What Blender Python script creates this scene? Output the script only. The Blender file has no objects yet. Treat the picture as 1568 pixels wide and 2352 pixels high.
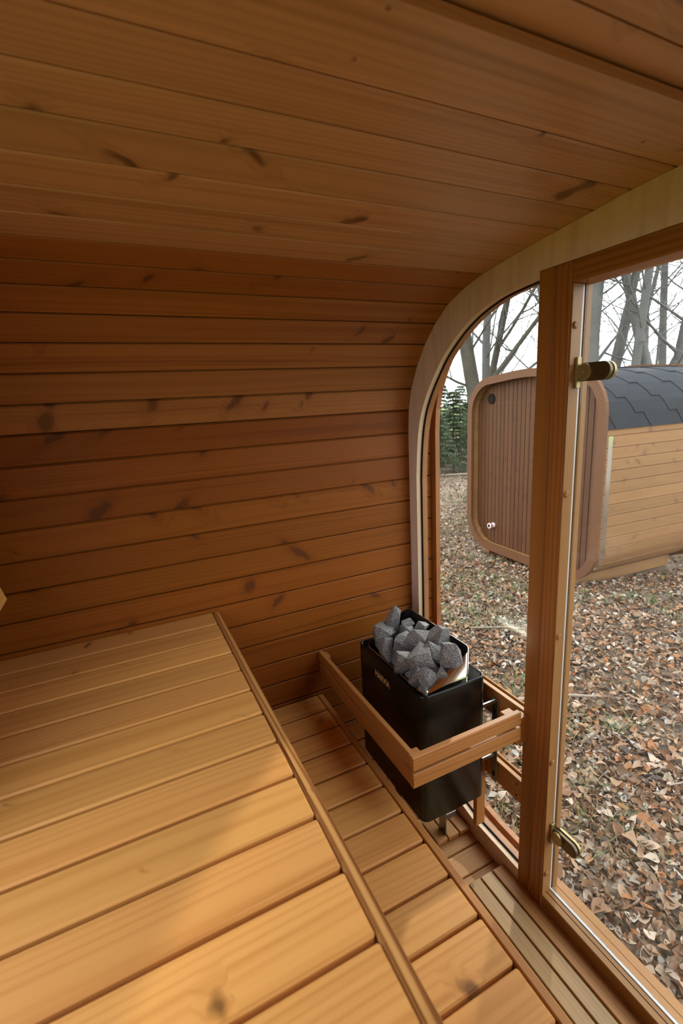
import bpy, bmesh, math, random
import numpy as np
from mathutils import Matrix, Vector
from mathutils.geometry import tessellate_polygon

sc = bpy.context.scene
COL = sc.collection

# ------------------------------------------------------------------ camera, sky, sun, exposure
cam_d = bpy.data.cameras.new('camera')
cam = bpy.data.objects.new('camera', cam_d)
COL.objects.link(cam)
cam_d.sensor_fit = 'VERTICAL'
cam_d.sensor_height = 36.0
cam_d.lens = 1074.729 / 2352.0 * 36.0
cam_d.clip_start = 0.02
cam_d.clip_end = 400
yaw, pitch, roll = math.radians(24.935), math.radians(12.842), math.radians(-3.191)
fw = Vector((math.sin(yaw) * math.cos(pitch), math.cos(yaw) * math.cos(pitch), -math.sin(pitch)))
rt = Vector((math.cos(yaw), -math.sin(yaw), 0))
up = rt.cross(fw)
rt2 = rt * math.cos(roll) + up * math.sin(roll)
up2 = -rt * math.sin(roll) + up * math.cos(roll)
M = Matrix.Identity(4)
for i in range(3):
    M[i][0], M[i][1], M[i][2] = rt2[i], up2[i], -fw[i]
M.translation = Vector((0, 0, 1.6))
cam.matrix_world = M
cam_d.dof.use_dof = True
cam_d.dof.focus_distance = 1.75
cam_d.dof.aperture_fstop = 4.5
sc.camera = cam

world = bpy.data.worlds.new('overcast_sky')
sc.world = world
world.use_nodes = True
bg = world.node_tree.nodes['Background']
bg.inputs['Color'].default_value = (0.94, 0.97, 1.0, 1)
bg.inputs['Strength'].default_value = 4.15

sun_d = bpy.data.lights.new('sun', 'SUN')
sun_d.energy = 4.6
sun_d.angle = math.radians(1.6)
sun_d.color = (1.0, 0.93, 0.80)
sun = bpy.data.objects.new('sun', sun_d)
COL.objects.link(sun)
sun.rotation_euler = Vector((-1.5, -1.14, -1.0)).to_track_quat('-Z', 'Y').to_euler()
sun.location = (9, 7, 7)

sc.view_settings.view_transform = 'Standard'
sc.view_settings.look = 'None'
sc.view_settings.gamma = 1.0
sc.view_settings.use_curve_mapping = False
sc.view_settings.exposure = 0.0
sc.cycles.max_bounces = 7
sc.cycles.diffuse_bounces = 5
sc.cycles.glossy_bounces = 3
sc.cycles.transmission_bounces = 3
sc.cycles.transparent_max_bounces = 12
sc.cycles.caustics_reflective = False
sc.cycles.caustics_refractive = False
sc.cycles.adaptive_threshold = 0.04

# ------------------------------------------------------------------ helpers
WM = {}
MATS = {}


def link(o, parent=None, m=None):
    COL.objects.link(o)
    m = m or Matrix.Identity(4)
    if parent is not None:
        o.parent = parent
        o.matrix_parent_inverse = WM[parent.name].inverted()
    o.matrix_basis = m
    WM[o.name] = m.copy()
    return o


def tag(o, label=None, cat=None, group=None, kind=None):
    if label: o['label'] = label
    if cat: o['category'] = cat
    if group: o['group'] = group
    if kind: o['kind'] = kind
    return o


def thing(name, label, cat, loc=(0, 0, 0), rz=0.0, group=None):
    o = bpy.data.objects.new(name, None)
    o.empty_display_size = 0.05
    link(o, None, Matrix.Translation(Vector(loc)) @ Matrix.Rotation(rz, 4, 'Z'))
    return tag(o, label, cat, group)


def struct(name, loc=(0, 0, 0), label=None):
    o = bpy.data.objects.new(name, None)
    o.empty_display_size = 0.05
    link(o, None, Matrix.Translation(Vector(loc)))
    o['kind'] = 'structure'
    if label: o['label'] = label
    return o


def mesh_obj(name, verts, faces, mat, parent=None, m=None, smooth=False):
    me = bpy.data.meshes.new(name)
    me.from_pydata([tuple(v) for v in verts], [], faces)
    me.update()
    if smooth:
        me.polygons.foreach_set('use_smooth', [True] * len(me.polygons))
    if mat is not None:
        me.materials.append(MATS[mat])
    o = bpy.data.objects.new(name, me)
    return link(o, parent, m)


def bm_obj(name, bm, mat, parent=None, m=None, smooth=False):
    me = bpy.data.meshes.new(name)
    bm.to_mesh(me)
    bm.free()
    if smooth:
        me.polygons.foreach_set('use_smooth', [True] * len(me.polygons))
    me.materials.append(MATS[mat])
    o = bpy.data.objects.new(name, me)
    return link(o, parent, m)


_boxes = {}


def box_mesh(l, w, t, mat, bev):
    key = (round(l, 5), round(w, 5), round(t, 5), mat, bev)
    if key in _boxes: return _boxes[key]
    bm = bmesh.new()
    bmesh.ops.create_cube(bm, size=1.0)
    for v in bm.verts:
        v.co = Vector((v.co.x * l, v.co.y * w, v.co.z * t))
    if bev > 0:
        bmesh.ops.bevel(bm, geom=bm.edges[:] + bm.verts[:], offset=min(bev, 0.45 * min(l, w, t)), segments=1 if bev < 0.004 else 2, affect='EDGES')
    me = bpy.data.meshes.new('board')
    bm.to_mesh(me)
    bm.free()
    me.materials.append(MATS[mat])
    _boxes[key] = me
    return me


AXM = {'X': Matrix.Identity(4), 'Y': Matrix.Rotation(math.pi / 2, 4, 'Z'),
       'Z': Matrix.Rotation(-math.pi / 2, 4, 'Y'),
       'Xv': Matrix.Rotation(math.pi / 2, 4, 'X'),
       'Yv': Matrix.Rotation(math.pi / 2, 4, 'Z') @ Matrix.Rotation(math.pi / 2, 4, 'X')}


def board(name, x0, x1, y0, y1, z0, z1, axis, mat, parent=None, bev=0.002, frame=None):
    """a board whose grain (local X) runs along the given world axis"""
    dx, dy, dz = x1 - x0, y1 - y0, z1 - z0
    if axis == 'X': d = (dx, dy, dz)
    elif axis == 'Y': d = (dy, dx, dz)
    elif axis == 'Z': d = (dz, dy, dx)
    elif axis == 'Xv': d = (dx, dz, dy)
    elif axis == 'Yv': d = (dy, dz, dx)
    me = box_mesh(*d, mat, bev)
    m = Matrix.Translation(((x0 + x1) / 2, (y0 + y1) / 2, (z0 + z1) / 2)) @ AXM[axis]
    if frame is not None: m = frame @ m
    return link(bpy.data.objects.new(name, me), parent, m)


def loft(loops, cap0=True, cap1=True):
    n = len(loops[0])
    v = [p for lp in loops for p in lp]
    f = []
    for k in range(len(loops) - 1):
        for i in range(n):
            j = (i + 1) % n
            f.append((k * n + i, k * n + j, (k + 1) * n + j, (k + 1) * n + i))
    if cap0: f.append(tuple(range(n - 1, -1, -1)))
    if cap1: f.append(tuple(range((len(loops) - 1) * n, len(loops) * n)))
    return v, f


def rrect(x0, x1, y0, y1, r, n=5):
    pts = []
    for cx, cy, a in ((x1 - r, y1 - r, 0), (x0 + r, y1 - r, 90), (x0 + r, y0 + r, 180), (x1 - r, y0 + r, 270)):
        for k in range(n + 1):
            t = math.radians(a + 90 * k / n)
            pts.append((cx + r * math.cos(t), cy + r * math.sin(t)))
    return pts


def disc(c, axis, r, t, n=24, bev=0.0):
    """verts, faces for a short cylinder centred at c along a world axis vector"""
    a = Vector(axis).normalized()
    u = a.orthogonal().normalized()
    w = a.cross(u)
    c = Vector(c)
    lp = []
    prof = [(-t / 2, r), (t / 2 - bev, r), (t / 2, r - bev)] if bev else [(-t / 2, r), (t / 2, r)]
    for h, rr in prof:
        lp.append([c + a * h + (u * math.cos(2 * math.pi * k / n) + w * math.sin(2 * math.pi * k / n)) * rr for k in range(n)])
    return loft(lp)


def ring_plate(outer, inner, x0, x1, frame=None):
    """flat plate in the YZ plane, outer and inner loops of (y, z), from x0 to x1"""
    polys = [[Vector((y, z, 0)) for y, z in outer], [Vector((y, z, 0)) for y, z in inner]] if inner else [[Vector((y, z, 0)) for y, z in outer]]
    tris = tessellate_polygon(polys)
    flat = list(outer) + (list(inner) if inner else [])
    n = len(flat)
    v = [(x0, y, z) for y, z in flat] + [(x1, y, z) for y, z in flat]
    f = [tuple(t) for t in tris] + [tuple(n + i for i in reversed(t)) for t in tris]
    no = len(outer)
    for i in range(no):
        j = (i + 1) % no
        f.append((i, j, n + j, n + i))
    if inner:
        ni = len(inner)
        for i in range(ni):
            j = (i + 1) % ni
            f.append((no + i, n + no + i, n + no + j, no + j))
    return v, f


def recalc(o):
    bm = bmesh.new()
    bm.from_mesh(o.data)
    bmesh.ops.recalc_face_normals(bm, faces=bm.faces)
    bm.to_mesh(o.data)
    bm.free()
    return o


# ------------------------------------------------------------------ materials
def new_mat(name):
    m = bpy.data.materials.new(name)
    m.use_nodes = True
    nt = m.node_tree
    b = nt.nodes['Principled BSDF']
    MATS[name] = m
    return m, nt, b


def N(nt, typ, **kw):
    n = nt.nodes.new(typ)
    for k, v in kw.items(): setattr(n, k, v)
    return n


def math_n(nt, op, a, b=None, clamp=False):
    n = N(nt, 'ShaderNodeMath', operation=op, use_clamp=clamp)
    for i, s in enumerate((a, b)):
        if s is None: continue
        if isinstance(s, (int, float)): n.inputs[i].default_value = s
        else: nt.links.new(s, n.inputs[i])
    return n.outputs[0]


def mixc(nt, fac, a, b):
    n = N(nt, 'ShaderNodeMix', data_type='RGBA')
    for s, i in ((fac, 0), (a, 6), (b, 7)):
        if isinstance(s, (int, float)): n.inputs[i].default_value = s
        elif isinstance(s, tuple): n.inputs[i].default_value = (*s, 1)
        else: nt.links.new(s, n.inputs[i])
    return n.outputs[2]


def wood(name, light, dark, knot=(0.075, 0.026, 0.009), rough=0.42, spacing=0.0055, ring=0.55, knots=1.0, var=0.14, bump=0.10, streak=0.45, spec=0.28):
    m, nt, b = new_mat(name)
    L = nt.links.new
    tc = N(nt, 'ShaderNodeTexCoord')
    oi = N(nt, 'ShaderNodeObjectInfo')
    wn = N(nt, 'ShaderNodeTexWhiteNoise', noise_dimensions='1D')
    L(oi.outputs['Random'], wn.inputs['W'])
    rs = N(nt, 'ShaderNodeSeparateColor')
    L(wn.outputs['Color'], rs.inputs[0])
    off = N(nt, 'ShaderNodeVectorMath', operation='SCALE')
    L(wn.outputs['Color'], off.inputs[0])
    off.inputs['Scale'].default_value = 23.0
    p = N(nt, 'ShaderNodeVectorMath', operation='ADD')
    L(tc.outputs['Object'], p.inputs[0])
    L(off.outputs[0], p.inputs[1])

    def scaled(v, s):
        n = N(nt, 'ShaderNodeVectorMath', operation='MULTIPLY')
        L(v, n.inputs[0])
        n.inputs[1].default_value = s
        return n.outputs[0]
    # slow wander of the growth rings along the board
    n1 = N(nt, 'ShaderNodeTexNoise')
    n1.inputs['Scale'].default_value = 1.0
    n1.inputs['Detail'].default_value = 1.0
    L(scaled(p.outputs[0], (1.1, 5.0, 5.0)), n1.inputs['Vector'])
    wander = math_n(nt, 'MULTIPLY', math_n(nt, 'SUBTRACT', n1.outputs['Fac'], 0.5), 0.055)
    # knots
    vo = N(nt, 'ShaderNodeTexVoronoi', voronoi_dimensions='2D')
    vo.inputs['Scale'].default_value = 1.0
    nk = N(nt, 'ShaderNodeTexNoise')
    nk.inputs['Scale'].default_value = 26.0
    nk.inputs['Detail'].default_value = 1.0
    L(p.outputs[0], nk.inputs['Vector'])
    kp = N(nt, 'ShaderNodeVectorMath', operation='ADD')
    # spike knots lie aslant in the board
    sp = N(nt, 'ShaderNodeSeparateXYZ')
    L(p.outputs[0], sp.inputs[0])
    cx = N(nt, 'ShaderNodeCombineXYZ')
    L(math_n(nt, 'ADD', math_n(nt, 'MULTIPLY', sp.outputs[0], 8.0), math_n(nt, 'MULTIPLY', sp.outputs[1], math_n(nt, 'MULTIPLY', math_n(nt, 'SUBTRACT', rs.outputs[1], 0.5), 22.0))), cx.inputs[0])
    L(math_n(nt, 'MULTIPLY', sp.outputs[1], 5.2), cx.inputs[1])
    L(cx.outputs[0], kp.inputs[0])
    L(scaled(nk.outputs['Color'], (0.30, 0.16, 0.0)), kp.inputs[1])
    L(kp.outputs[0], vo.inputs['Vector'])
    kd = vo.outputs['Distance']
    # only some cells have a knot, of varying size
    kc = N(nt, 'ShaderNodeSeparateColor')
    L(vo.outputs['Color'], kc.inputs[0])
    ksz = math_n(nt, 'MULTIPLY', math_n(nt, 'SUBTRACT', kc.outputs[0], 1.0 - 0.55 * knots), 0.36)
    kmask = math_n(nt, 'MULTIPLY', math_n(nt, 'SUBTRACT', ksz, kd), 13.0, clamp=True)
    khalo = math_n(nt, 'MULTIPLY', math_n(nt, 'SUBTRACT', math_n(nt, 'MULTIPLY', ksz, 2.4), kd), 4.0, clamp=True)
    # ring distance
    sx = N(nt, 'ShaderNodeSeparateXYZ')
    L(tc.outputs['Object'], sx.inputs[0])
    yy = math_n(nt, 'ADD', math_n(nt, 'ADD', sx.outputs[1], math_n(nt, 'MULTIPLY', math_n(nt, 'SUBTRACT', rs.outputs[0], 0.5), 0.16)), wander)
    zz = math_n(nt, 'ADD', math_n(nt, 'ADD', sx.outputs[2], 0.02), math_n(nt, 'MULTIPLY', rs.outputs[1], 0.10))
    r = math_n(nt, 'SQRT', math_n(nt, 'ADD', math_n(nt, 'MULTIPLY', yy, yy), math_n(nt, 'MULTIPLY', zz, zz)))
    r = math_n(nt, 'ADD', r, math_n(nt, 'MULTIPLY', khalo, 0.012))
    s = math_n(nt, 'SINE', math_n(nt, 'MULTIPLY', r, 6.2832 / spacing))
    late = math_n(nt, 'POWER', math_n(nt, 'ADD', math_n(nt, 'MULTIPLY', s, 0.5), 0.5), 2.2)
    # fine fibres and broad tone
    n2 = N(nt, 'ShaderNodeTexNoise')
    n2.inputs['Scale'].default_value = 1.0
    n2.inputs['Detail'].default_value = 1.0
    L(scaled(p.outputs[0], (5.0, 260.0, 260.0)), n2.inputs['Vector'])
    n3 = N(nt, 'ShaderNodeTexNoise')
    n3.inputs['Scale'].default_value = 1.0
    n3.inputs['Detail'].default_value = 1.0
    L(scaled(p.outputs[0], (0.9, 38.0, 12.0)), n3.inputs['Vector'])
    st = math_n(nt, 'MULTIPLY', math_n(nt, 'SUBTRACT', n3.outputs['Fac'], 0.52), 3.2, clamp=True)
    f = math_n(nt, 'ADD', math_n(nt, 'MULTIPLY', late, ring), math_n(nt, 'MULTIPLY', math_n(nt, 'SUBTRACT', n2.outputs['Fac'], 0.5), 0.35))
    f = math_n(nt, 'ADD', f, math_n(nt, 'MULTIPLY', st, streak), clamp=True)
    c = mixc(nt, f, light, dark)
    c = mixc(nt, math_n(nt, 'MULTIPLY', khalo, 0.35), c, dark)
    c = mixc(nt, math_n(nt, 'MULTIPLY', kmask, 0.72), c, knot)
    hsv = N(nt, 'ShaderNodeHueSaturation')
    L(c, hsv.inputs['Color'])
    L(math_n(nt, 'ADD', 1.0 - var * 0.5, math_n(nt, 'MULTIPLY', rs.outputs[2], var)), hsv.inputs['Value'])
    L(math_n(nt, 'ADD', 0.4965, math_n(nt, 'MULTIPLY', rs.outputs[1], 0.005)), hsv.inputs['Hue'])
    L(hsv.outputs[0], b.inputs['Base Color'])
    b.inputs['Roughness'].default_value = rough
    b.inputs['Specular IOR Level'].default_value = spec
    return m


def plain(name, col, rough=0.5, metal=0.0, noise=0.0, nscale=40.0, bump=0.0, coat=0.0, spec=None):
    m, nt, b = new_mat(name)
    b.inputs['Base Color'].default_value = (*col, 1)
    b.inputs['Roughness'].default_value = rough
    b.inputs['Metallic'].default_value = metal
    b.inputs['Coat Weight'].default_value = coat
    if spec is not None: b.inputs['Specular IOR Level'].default_value = spec
    if noise or bump:
        tc = N(nt, 'ShaderNodeTexCoord')
        n = N(nt, 'ShaderNodeTexNoise')
        n.inputs['Scale'].default_value = nscale
        n.inputs['Detail'].default_value = 5
        nt.links.new(tc.outputs['Object'], n.inputs['Vector'])
        if noise:
            k = math_n(nt, 'MULTIPLY', math_n(nt, 'SUBTRACT', n.outputs['Fac'], 0.5), 2.0)
            c = mixc(nt, math_n(nt, 'ADD', 0.5, math_n(nt, 'MULTIPLY', k, noise), clamp=True), tuple(x * (1 - noise) for x in col), tuple(min(1, x * (1 + noise)) for x in col))
            nt.links.new(c, b.inputs['Base Color'])
        if bump:
            bp = N(nt, 'ShaderNodeBump')
            bp.inputs['Strength'].default_value = bump
            bp.inputs['Distance'].default_value = 0.003
            nt.links.new(n.outputs['Fac'], bp.inputs['Height'])
            nt.links.new(bp.outputs[0], b.inputs['Normal'])
    return m


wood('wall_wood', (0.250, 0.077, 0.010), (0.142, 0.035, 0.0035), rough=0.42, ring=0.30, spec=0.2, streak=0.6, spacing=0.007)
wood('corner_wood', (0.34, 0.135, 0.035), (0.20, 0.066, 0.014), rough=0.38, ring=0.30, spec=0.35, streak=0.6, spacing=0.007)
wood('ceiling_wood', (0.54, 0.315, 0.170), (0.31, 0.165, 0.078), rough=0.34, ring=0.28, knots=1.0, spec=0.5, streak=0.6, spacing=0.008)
wood('bench_wood', (0.66, 0.325, 0.095), (0.43, 0.168, 0.034), rough=0.40, ring=0.28, spacing=0.009, knots=0.62, var=0.16, streak=0.5)
wood('frame_wood', (0.33, 0.125, 0.030), (0.17, 0.052, 0.011), rough=0.35, ring=0.5, knots=0.5, spacing=0.011)
wood('jamb_wood', (0.36, 0.180, 0.060), (0.22, 0.088, 0.024), rough=0.38, ring=0.6, knots=0.5)
wood('rail_wood', (0.46, 0.205, 0.060), (0.28, 0.100, 0.024), rough=0.40, ring=0.45, knots=0.4)
wood('floor_wood', (0.52, 0.265, 0.095), (0.33, 0.140, 0.042), rough=0.45, ring=0.4, knots=0.6)
wood('duck_wood', (0.47, 0.305, 0.140), (0.34, 0.200, 0.085), rough=0.34, ring=0.35, knots=0.3)
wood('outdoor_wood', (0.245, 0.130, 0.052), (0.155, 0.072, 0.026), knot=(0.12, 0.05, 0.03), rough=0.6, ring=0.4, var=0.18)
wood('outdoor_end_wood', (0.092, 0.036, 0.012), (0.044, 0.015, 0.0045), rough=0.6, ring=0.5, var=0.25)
wood('outdoor_rim_wood', (0.130, 0.054, 0.021), (0.098, 0.037, 0.014), rough=0.6, ring=0.35, knots=0.2)
wood('nosing_wood', (0.60, 0.31, 0.10), (0.24, 0.075, 0.018), rough=0.36, ring=0.9, knots=0.7, spacing=0.011)


def plywood(name, col, dark):
    m, nt, b = new_mat(name)
    tc = N(nt, 'ShaderNodeTexCoord')
    mp = N(nt, 'ShaderNodeMapping')
    mp.inputs['Scale'].default_value = (1, 14.0, 2.2)
    nt.links.new(tc.outputs['Object'], mp.inputs['Vector'])
    n = N(nt, 'ShaderNodeTexNoise')
    n.inputs['Scale'].default_value = 1.6
    n.inputs['Detail'].default_value = 5
    n.inputs['Distortion'].default_value = 1.2
    nt.links.new(mp.outputs[0], n.inputs['Vector'])
    f = math_n(nt, 'MULTIPLY', math_n(nt, 'SUBTRACT', n.outputs['Fac'], 0.42), 2.6, clamp=True)
    nt.links.new(mixc(nt, f, col, dark), b.inputs['Base Color'])
    b.inputs['Roughness'].default_value = 0.5


plywood('plywood', (0.72, 0.535, 0.45), (0.58, 0.41, 0.33))
plywood('rim_wood', (0.30, 0.115, 0.032), (0.19, 0.062, 0.015))
plain('ply_edge', (0.62, 0.46, 0.30), 0.6, noise=0.25, nscale=60)
plain('black_steel', (0.006, 0.006, 0.006), 0.26, spec=0.3)
plain('black_inner', (0.012, 0.011, 0.010), 0.5)
plain('steel', (0.72, 0.68, 0.60), 0.12, metal=1.0)
plain('zinc', (0.34, 0.35, 0.36), 0.38, metal=1.0)
plain('brass', (0.36, 0.27, 0.12), 0.38, metal=0.65)
plain('brass_dark', (0.12, 0.085, 0.045), 0.35, metal=0.7)
plain('copper_print', (0.85, 0.50, 0.22), 0.35, metal=0.4)
plain('lit_gap_seal', (0.50, 0.51, 0.50), 0.25)  # pale grey also stands in for daylight on the glass edge and door gap
plain('rubber', (0.008, 0.008, 0.008), 0.8, spec=0.1)
plain('white_plastic', (0.75, 0.75, 0.76), 0.4)
plain('red_tape', (0.55, 0.05, 0.04), 0.5)
plain('shingle', (0.016, 0.020, 0.026), 0.9, noise=0.3, nscale=300, bump=0.3)
plain('felt', (0.006, 0.007, 0.009), 0.9)
plain('mirror_strap', (0.70, 0.71, 0.72), 0.12, metal=1.0)
plain('bark', (0.060, 0.054, 0.040), 0.9, noise=0.55, nscale=7, bump=0.6)
plain('bark_pale', (0.105, 0.104, 0.100), 0.9, noise=0.45, nscale=6, bump=0.5)
plain('needles', (0.05, 0.08, 0.037), 0.8, noise=0.4, nscale=2)
plain('twig_bark', (0.26, 0.21, 0.16), 0.9, noise=0.4, nscale=20)

# granite
m, nt, b = new_mat('granite')
tc = N(nt, 'ShaderNodeTexCoord')
n = N(nt, 'ShaderNodeTexNoise')
n.inputs['Scale'].default_value = 330
n.inputs['Detail'].default_value = 3
nt.links.new(tc.outputs['Object'], n.inputs['Vector'])
n2 = N(nt, 'ShaderNodeTexNoise')
n2.inputs['Scale'].default_value = 24
n2.inputs['Detail'].default_value = 5
nt.links.new(tc.outputs['Object'], n2.inputs['Vector'])
f = math_n(nt, 'MULTIPLY', math_n(nt, 'SUBTRACT', n.outputs['Fac'], 0.40), 4.0, clamp=True)
c = mixc(nt, f, (0.06, 0.06, 0.064), (0.44, 0.43, 0.42))
c = mixc(nt, math_n(nt, 'MULTIPLY', n2.outputs['Fac'], 0.6), c, (0.13, 0.127, 0.125))
nt.links.new(c, b.inputs['Base Color'])
b.inputs['Roughness'].default_value = 0.75
bp = N(nt, 'ShaderNodeBump')
bp.inputs['Strength'].default_value = 0.5
bp.inputs['Distance'].default_value = 0.0015
nt.links.new(math_n(nt, 'ADD', n2.outputs['Fac'], math_n(nt, 'MULTIPLY', n.outputs['Fac'], 0.3)), bp.inputs['Height'])
nt.links.new(bp.outputs[0], b.inputs['Normal'])


def glass_mat(name, haze, smudge):
    m, nt, b = new_mat(name)
    nt.nodes.remove(b)
    out = nt.nodes['Material Output']
    tr = N(nt, 'ShaderNodeBsdfTransparent')
    tr.inputs[0].default_value = (0.95, 0.965, 0.955, 1)
    gl = N(nt, 'ShaderNodeBsdfGlossy')
    gl.inputs['Roughness'].default_value = 0.0
    # Schlick reflectance, the same from both sides of the thin pane
    lw = N(nt, 'ShaderNodeLayerWeight')
    lw.inputs['Blend'].default_value = 0.5
    fr = math_n(nt, 'ADD', 0.04, math_n(nt, 'MULTIPLY', math_n(nt, 'POWER', lw.outputs['Facing'], 5.0), 0.96))
    mx = N(nt, 'ShaderNodeMixShader')
    nt.links.new(fr, mx.inputs[0])
    nt.links.new(tr.outputs[0], mx.inputs[1])
    nt.links.new(gl.outputs[0], mx.inputs[2])
    # thin pale translucent film: noise smudges plus an even haze
    df = N(nt, 'ShaderNodeBsdfTranslucent')
    df.inputs[0].default_value = (0.8, 0.82, 0.84, 1)
    tc = N(nt, 'ShaderNodeTexCoord')
    n = N(nt, 'ShaderNodeTexNoise')
    n.inputs['Scale'].default_value = 5.0
    n.inputs['Detail'].default_value = 6.0
    n.inputs['Distortion'].default_value = 1.5
    nt.links.new(tc.outputs['Object'], n.inputs['Vector'])
    s = math_n(nt, 'MULTIPLY', math_n(nt, 'SUBTRACT', n.outputs['Fac'], 0.60), smudge, clamp=True)
    fac = math_n(nt, 'ADD', s, haze, clamp=True)
    mx2 = N(nt, 'ShaderNodeMixShader')
    nt.links.new(fac, mx2.inputs[0])
    nt.links.new(mx.outputs[0], mx2.inputs[1])
    nt.links.new(df.outputs[0], mx2.inputs[2])
    nt.links.new(mx2.outputs[0], out.inputs[0])


glass_mat('window_glass', 0.0, 0.06)
glass_mat('door_glass', 0.005, 0.06)

# leaves, grass, ground
m, nt, b = new_mat('leaf')
at = N(nt, 'ShaderNodeAttribute', attribute_name='leafcol')
nt.links.new(at.outputs['Color'], b.inputs['Base Color'])
b.inputs['Roughness'].default_value = 0.65
m, nt, b = new_mat('loose_leaf')
oi = N(nt, 'ShaderNodeObjectInfo')
cr = N(nt, 'ShaderNodeValToRGB')
cr.color_ramp.interpolation = 'CONSTANT'
PAL = [(0.42, 0.30, 0.20), (0.30, 0.17, 0.09), (0.55, 0.47, 0.39), (0.24, 0.12, 0.06), (0.48, 0.35, 0.25), (0.40, 0.18, 0.06), (0.36, 0.26, 0.18), (0.62, 0.56, 0.50), (0.20, 0.13, 0.08), (0.45, 0.27, 0.14)]
PAL = [tuple(q * k_ for q, k_ in zip(c_, (0.66, 0.56, 0.47))) for c_ in PAL]
e = cr.color_ramp.elements
e[0].color = (*PAL[0], 1)
e[0].position = 0
e[1].color = (*PAL[1], 1)
e[1].position = 0.1
for k in range(2, 10):
    q = e.new(k / 10)
    q.color = (*PAL[k], 1)
nt.links.new(oi.outputs['Random'], cr.inputs[0])
nt.links.new(cr.outputs[0], b.inputs['Base Color'])
b.inputs['Roughness'].default_value = 0.65
m, nt, b = new_mat('grass')
at = N(nt, 'ShaderNodeAttribute', attribute_name='leafcol')
nt.links.new(at.outputs['Color'], b.inputs['Base Color'])
b.inputs['Roughness'].default_value = 0.7
m, nt, b = new_mat('soil')
tc = N(nt, 'ShaderNodeTexCoord')
n = N(nt, 'ShaderNodeTexNoise')
n.inputs['Scale'].default_value = 26
n.inputs['Detail'].default_value = 8
nt.links.new(tc.outputs['Object'], n.inputs['Vector'])
n2 = N(nt, 'ShaderNodeTexNoise')
n2.inputs['Scale'].default_value = 0.7
nt.links.new(tc.outputs['Object'], n2.inputs['Vector'])
c = mixc(nt, n.outputs['Fac'], (0.035, 0.025, 0.017), (0.27, 0.20, 0.14))
c = mixc(nt, math_n(nt, 'MULTIPLY', math_n(nt, 'SUBTRACT', n2.outputs['Fac'], 0.5), 1.6, clamp=True), c, (0.07, 0.07, 0.03))
nt.links.new(c, b.inputs['Base Color'])
b.inputs['Roughness'].default_value = 0.95
plain('meadow', (0.13, 0.19, 0.035), 0.9, noise=0.3, nscale=0.8)

# ------------------------------------------------------------------ the sauna shell
YC = 0.51
XB, XE = -0.44, 1.094
half = [(0.605, 1.990), (0.690, 1.9855), (0.771, 1.977), (0.860, 1.968), (0.9475, 1.959), (1.030, 1.949), (1.112, 1.937), (1.190, 1.917),
        (1.265, 1.8875), (1.330, 1.842), (1.388, 1.785), (1.4367, 1.718), (1.475, 1.644), (1.494, 1.568)]
half += [(1.5, 1.485 - 0.0863 * k) for k in range(13)]
half += [(1.494, 0.364), (1.473, 0.281), (1.435, 0.205), (1.385, 0.138), (1.325, 0.080), (1.255, 0.036), (1.178, 0.008)]
half += [(1.097 - (1.097 - YC) / 7 * k, 0.0) for k in range(7)]
mir = [(2 * YC - y, z) for y, z in half]
# counter-clockwise seen from +X: floor towards +y, up the left wall, over the roof
PROF = [(YC, 0.0)] + list(reversed(half)) + [(YC, 1.993)] + mir


def miter(prof, d):
    """offset a closed counter-clockwise (y, z) loop outwards by d"""
    n = len(prof)
    out = []
    for i in range(n):
        a, b_, c_ = Vector(prof[i - 1]), Vector(prof[i]), Vector(prof[(i + 1) % n])
        e1, e2 = (b_ - a).normalized(), (c_ - b_).normalized()
        n1, n2 = Vector((e1.y, -e1.x)), Vector((e2.y, -e2.x))
        k = n1 + n2
        k = k / max(0.2, k.length_squared) * 2
        out.append((b_.x + k.x * d, b_.y + k.y * d))
    return out


def stave(name, a, b_, oa, ob, x0, x1, mat, parent, frame=None, gv=0.0019, ch=0.0026):
    """one profiled board between loop points a and b_ (show face), back face at oa, ob"""
    a, b_, oa, ob = Vector(a), Vector(b_), Vector(oa), Vector(ob)
    e1 = (b_ - a).normalized()
    nn = Vector((-e1.y, e1.x))
    mid = (a + b_) / 2
    L_ = (b_ - a).length
    lo = lambda p: ((p - mid).dot(e1), (p - mid).dot(nn))
    h = L_ / 2
    sec = [lo(oa), (-h, -0.009), (-h + gv, -0.009), (-h + gv, -ch), (-h + gv + ch, 0), (h - gv - ch, 0),
           (h - gv, -ch), (h - gv, -0.009), (h, -0.009), lo(ob)]
    n_ = len(sec)
    hx = (x1 - x0) / 2
    v = [(-hx, y, z) for y, z in sec] + [(hx, y, z) for y, z in sec]
    f = [(i, (i + 1) % n_, n_ + (i + 1) % n_, n_ + i) for i in range(n_)]
    f += [tuple(range(n_ - 1, -1, -1)), tuple(range(n_, 2 * n_))]
    m_ = Matrix.Identity(4)
    m_[1][1], m_[2][1] = e1.x, e1.y
    m_[1][2], m_[2][2] = nn.x, nn.y
    m_.translation = Vector(((x0 + x1) / 2, mid.x, mid.y))
    if frame is not None: m_ = frame @ m_
    o = mesh_obj(name, v, f, mat, parent, m_)
    return recalc(o)


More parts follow.
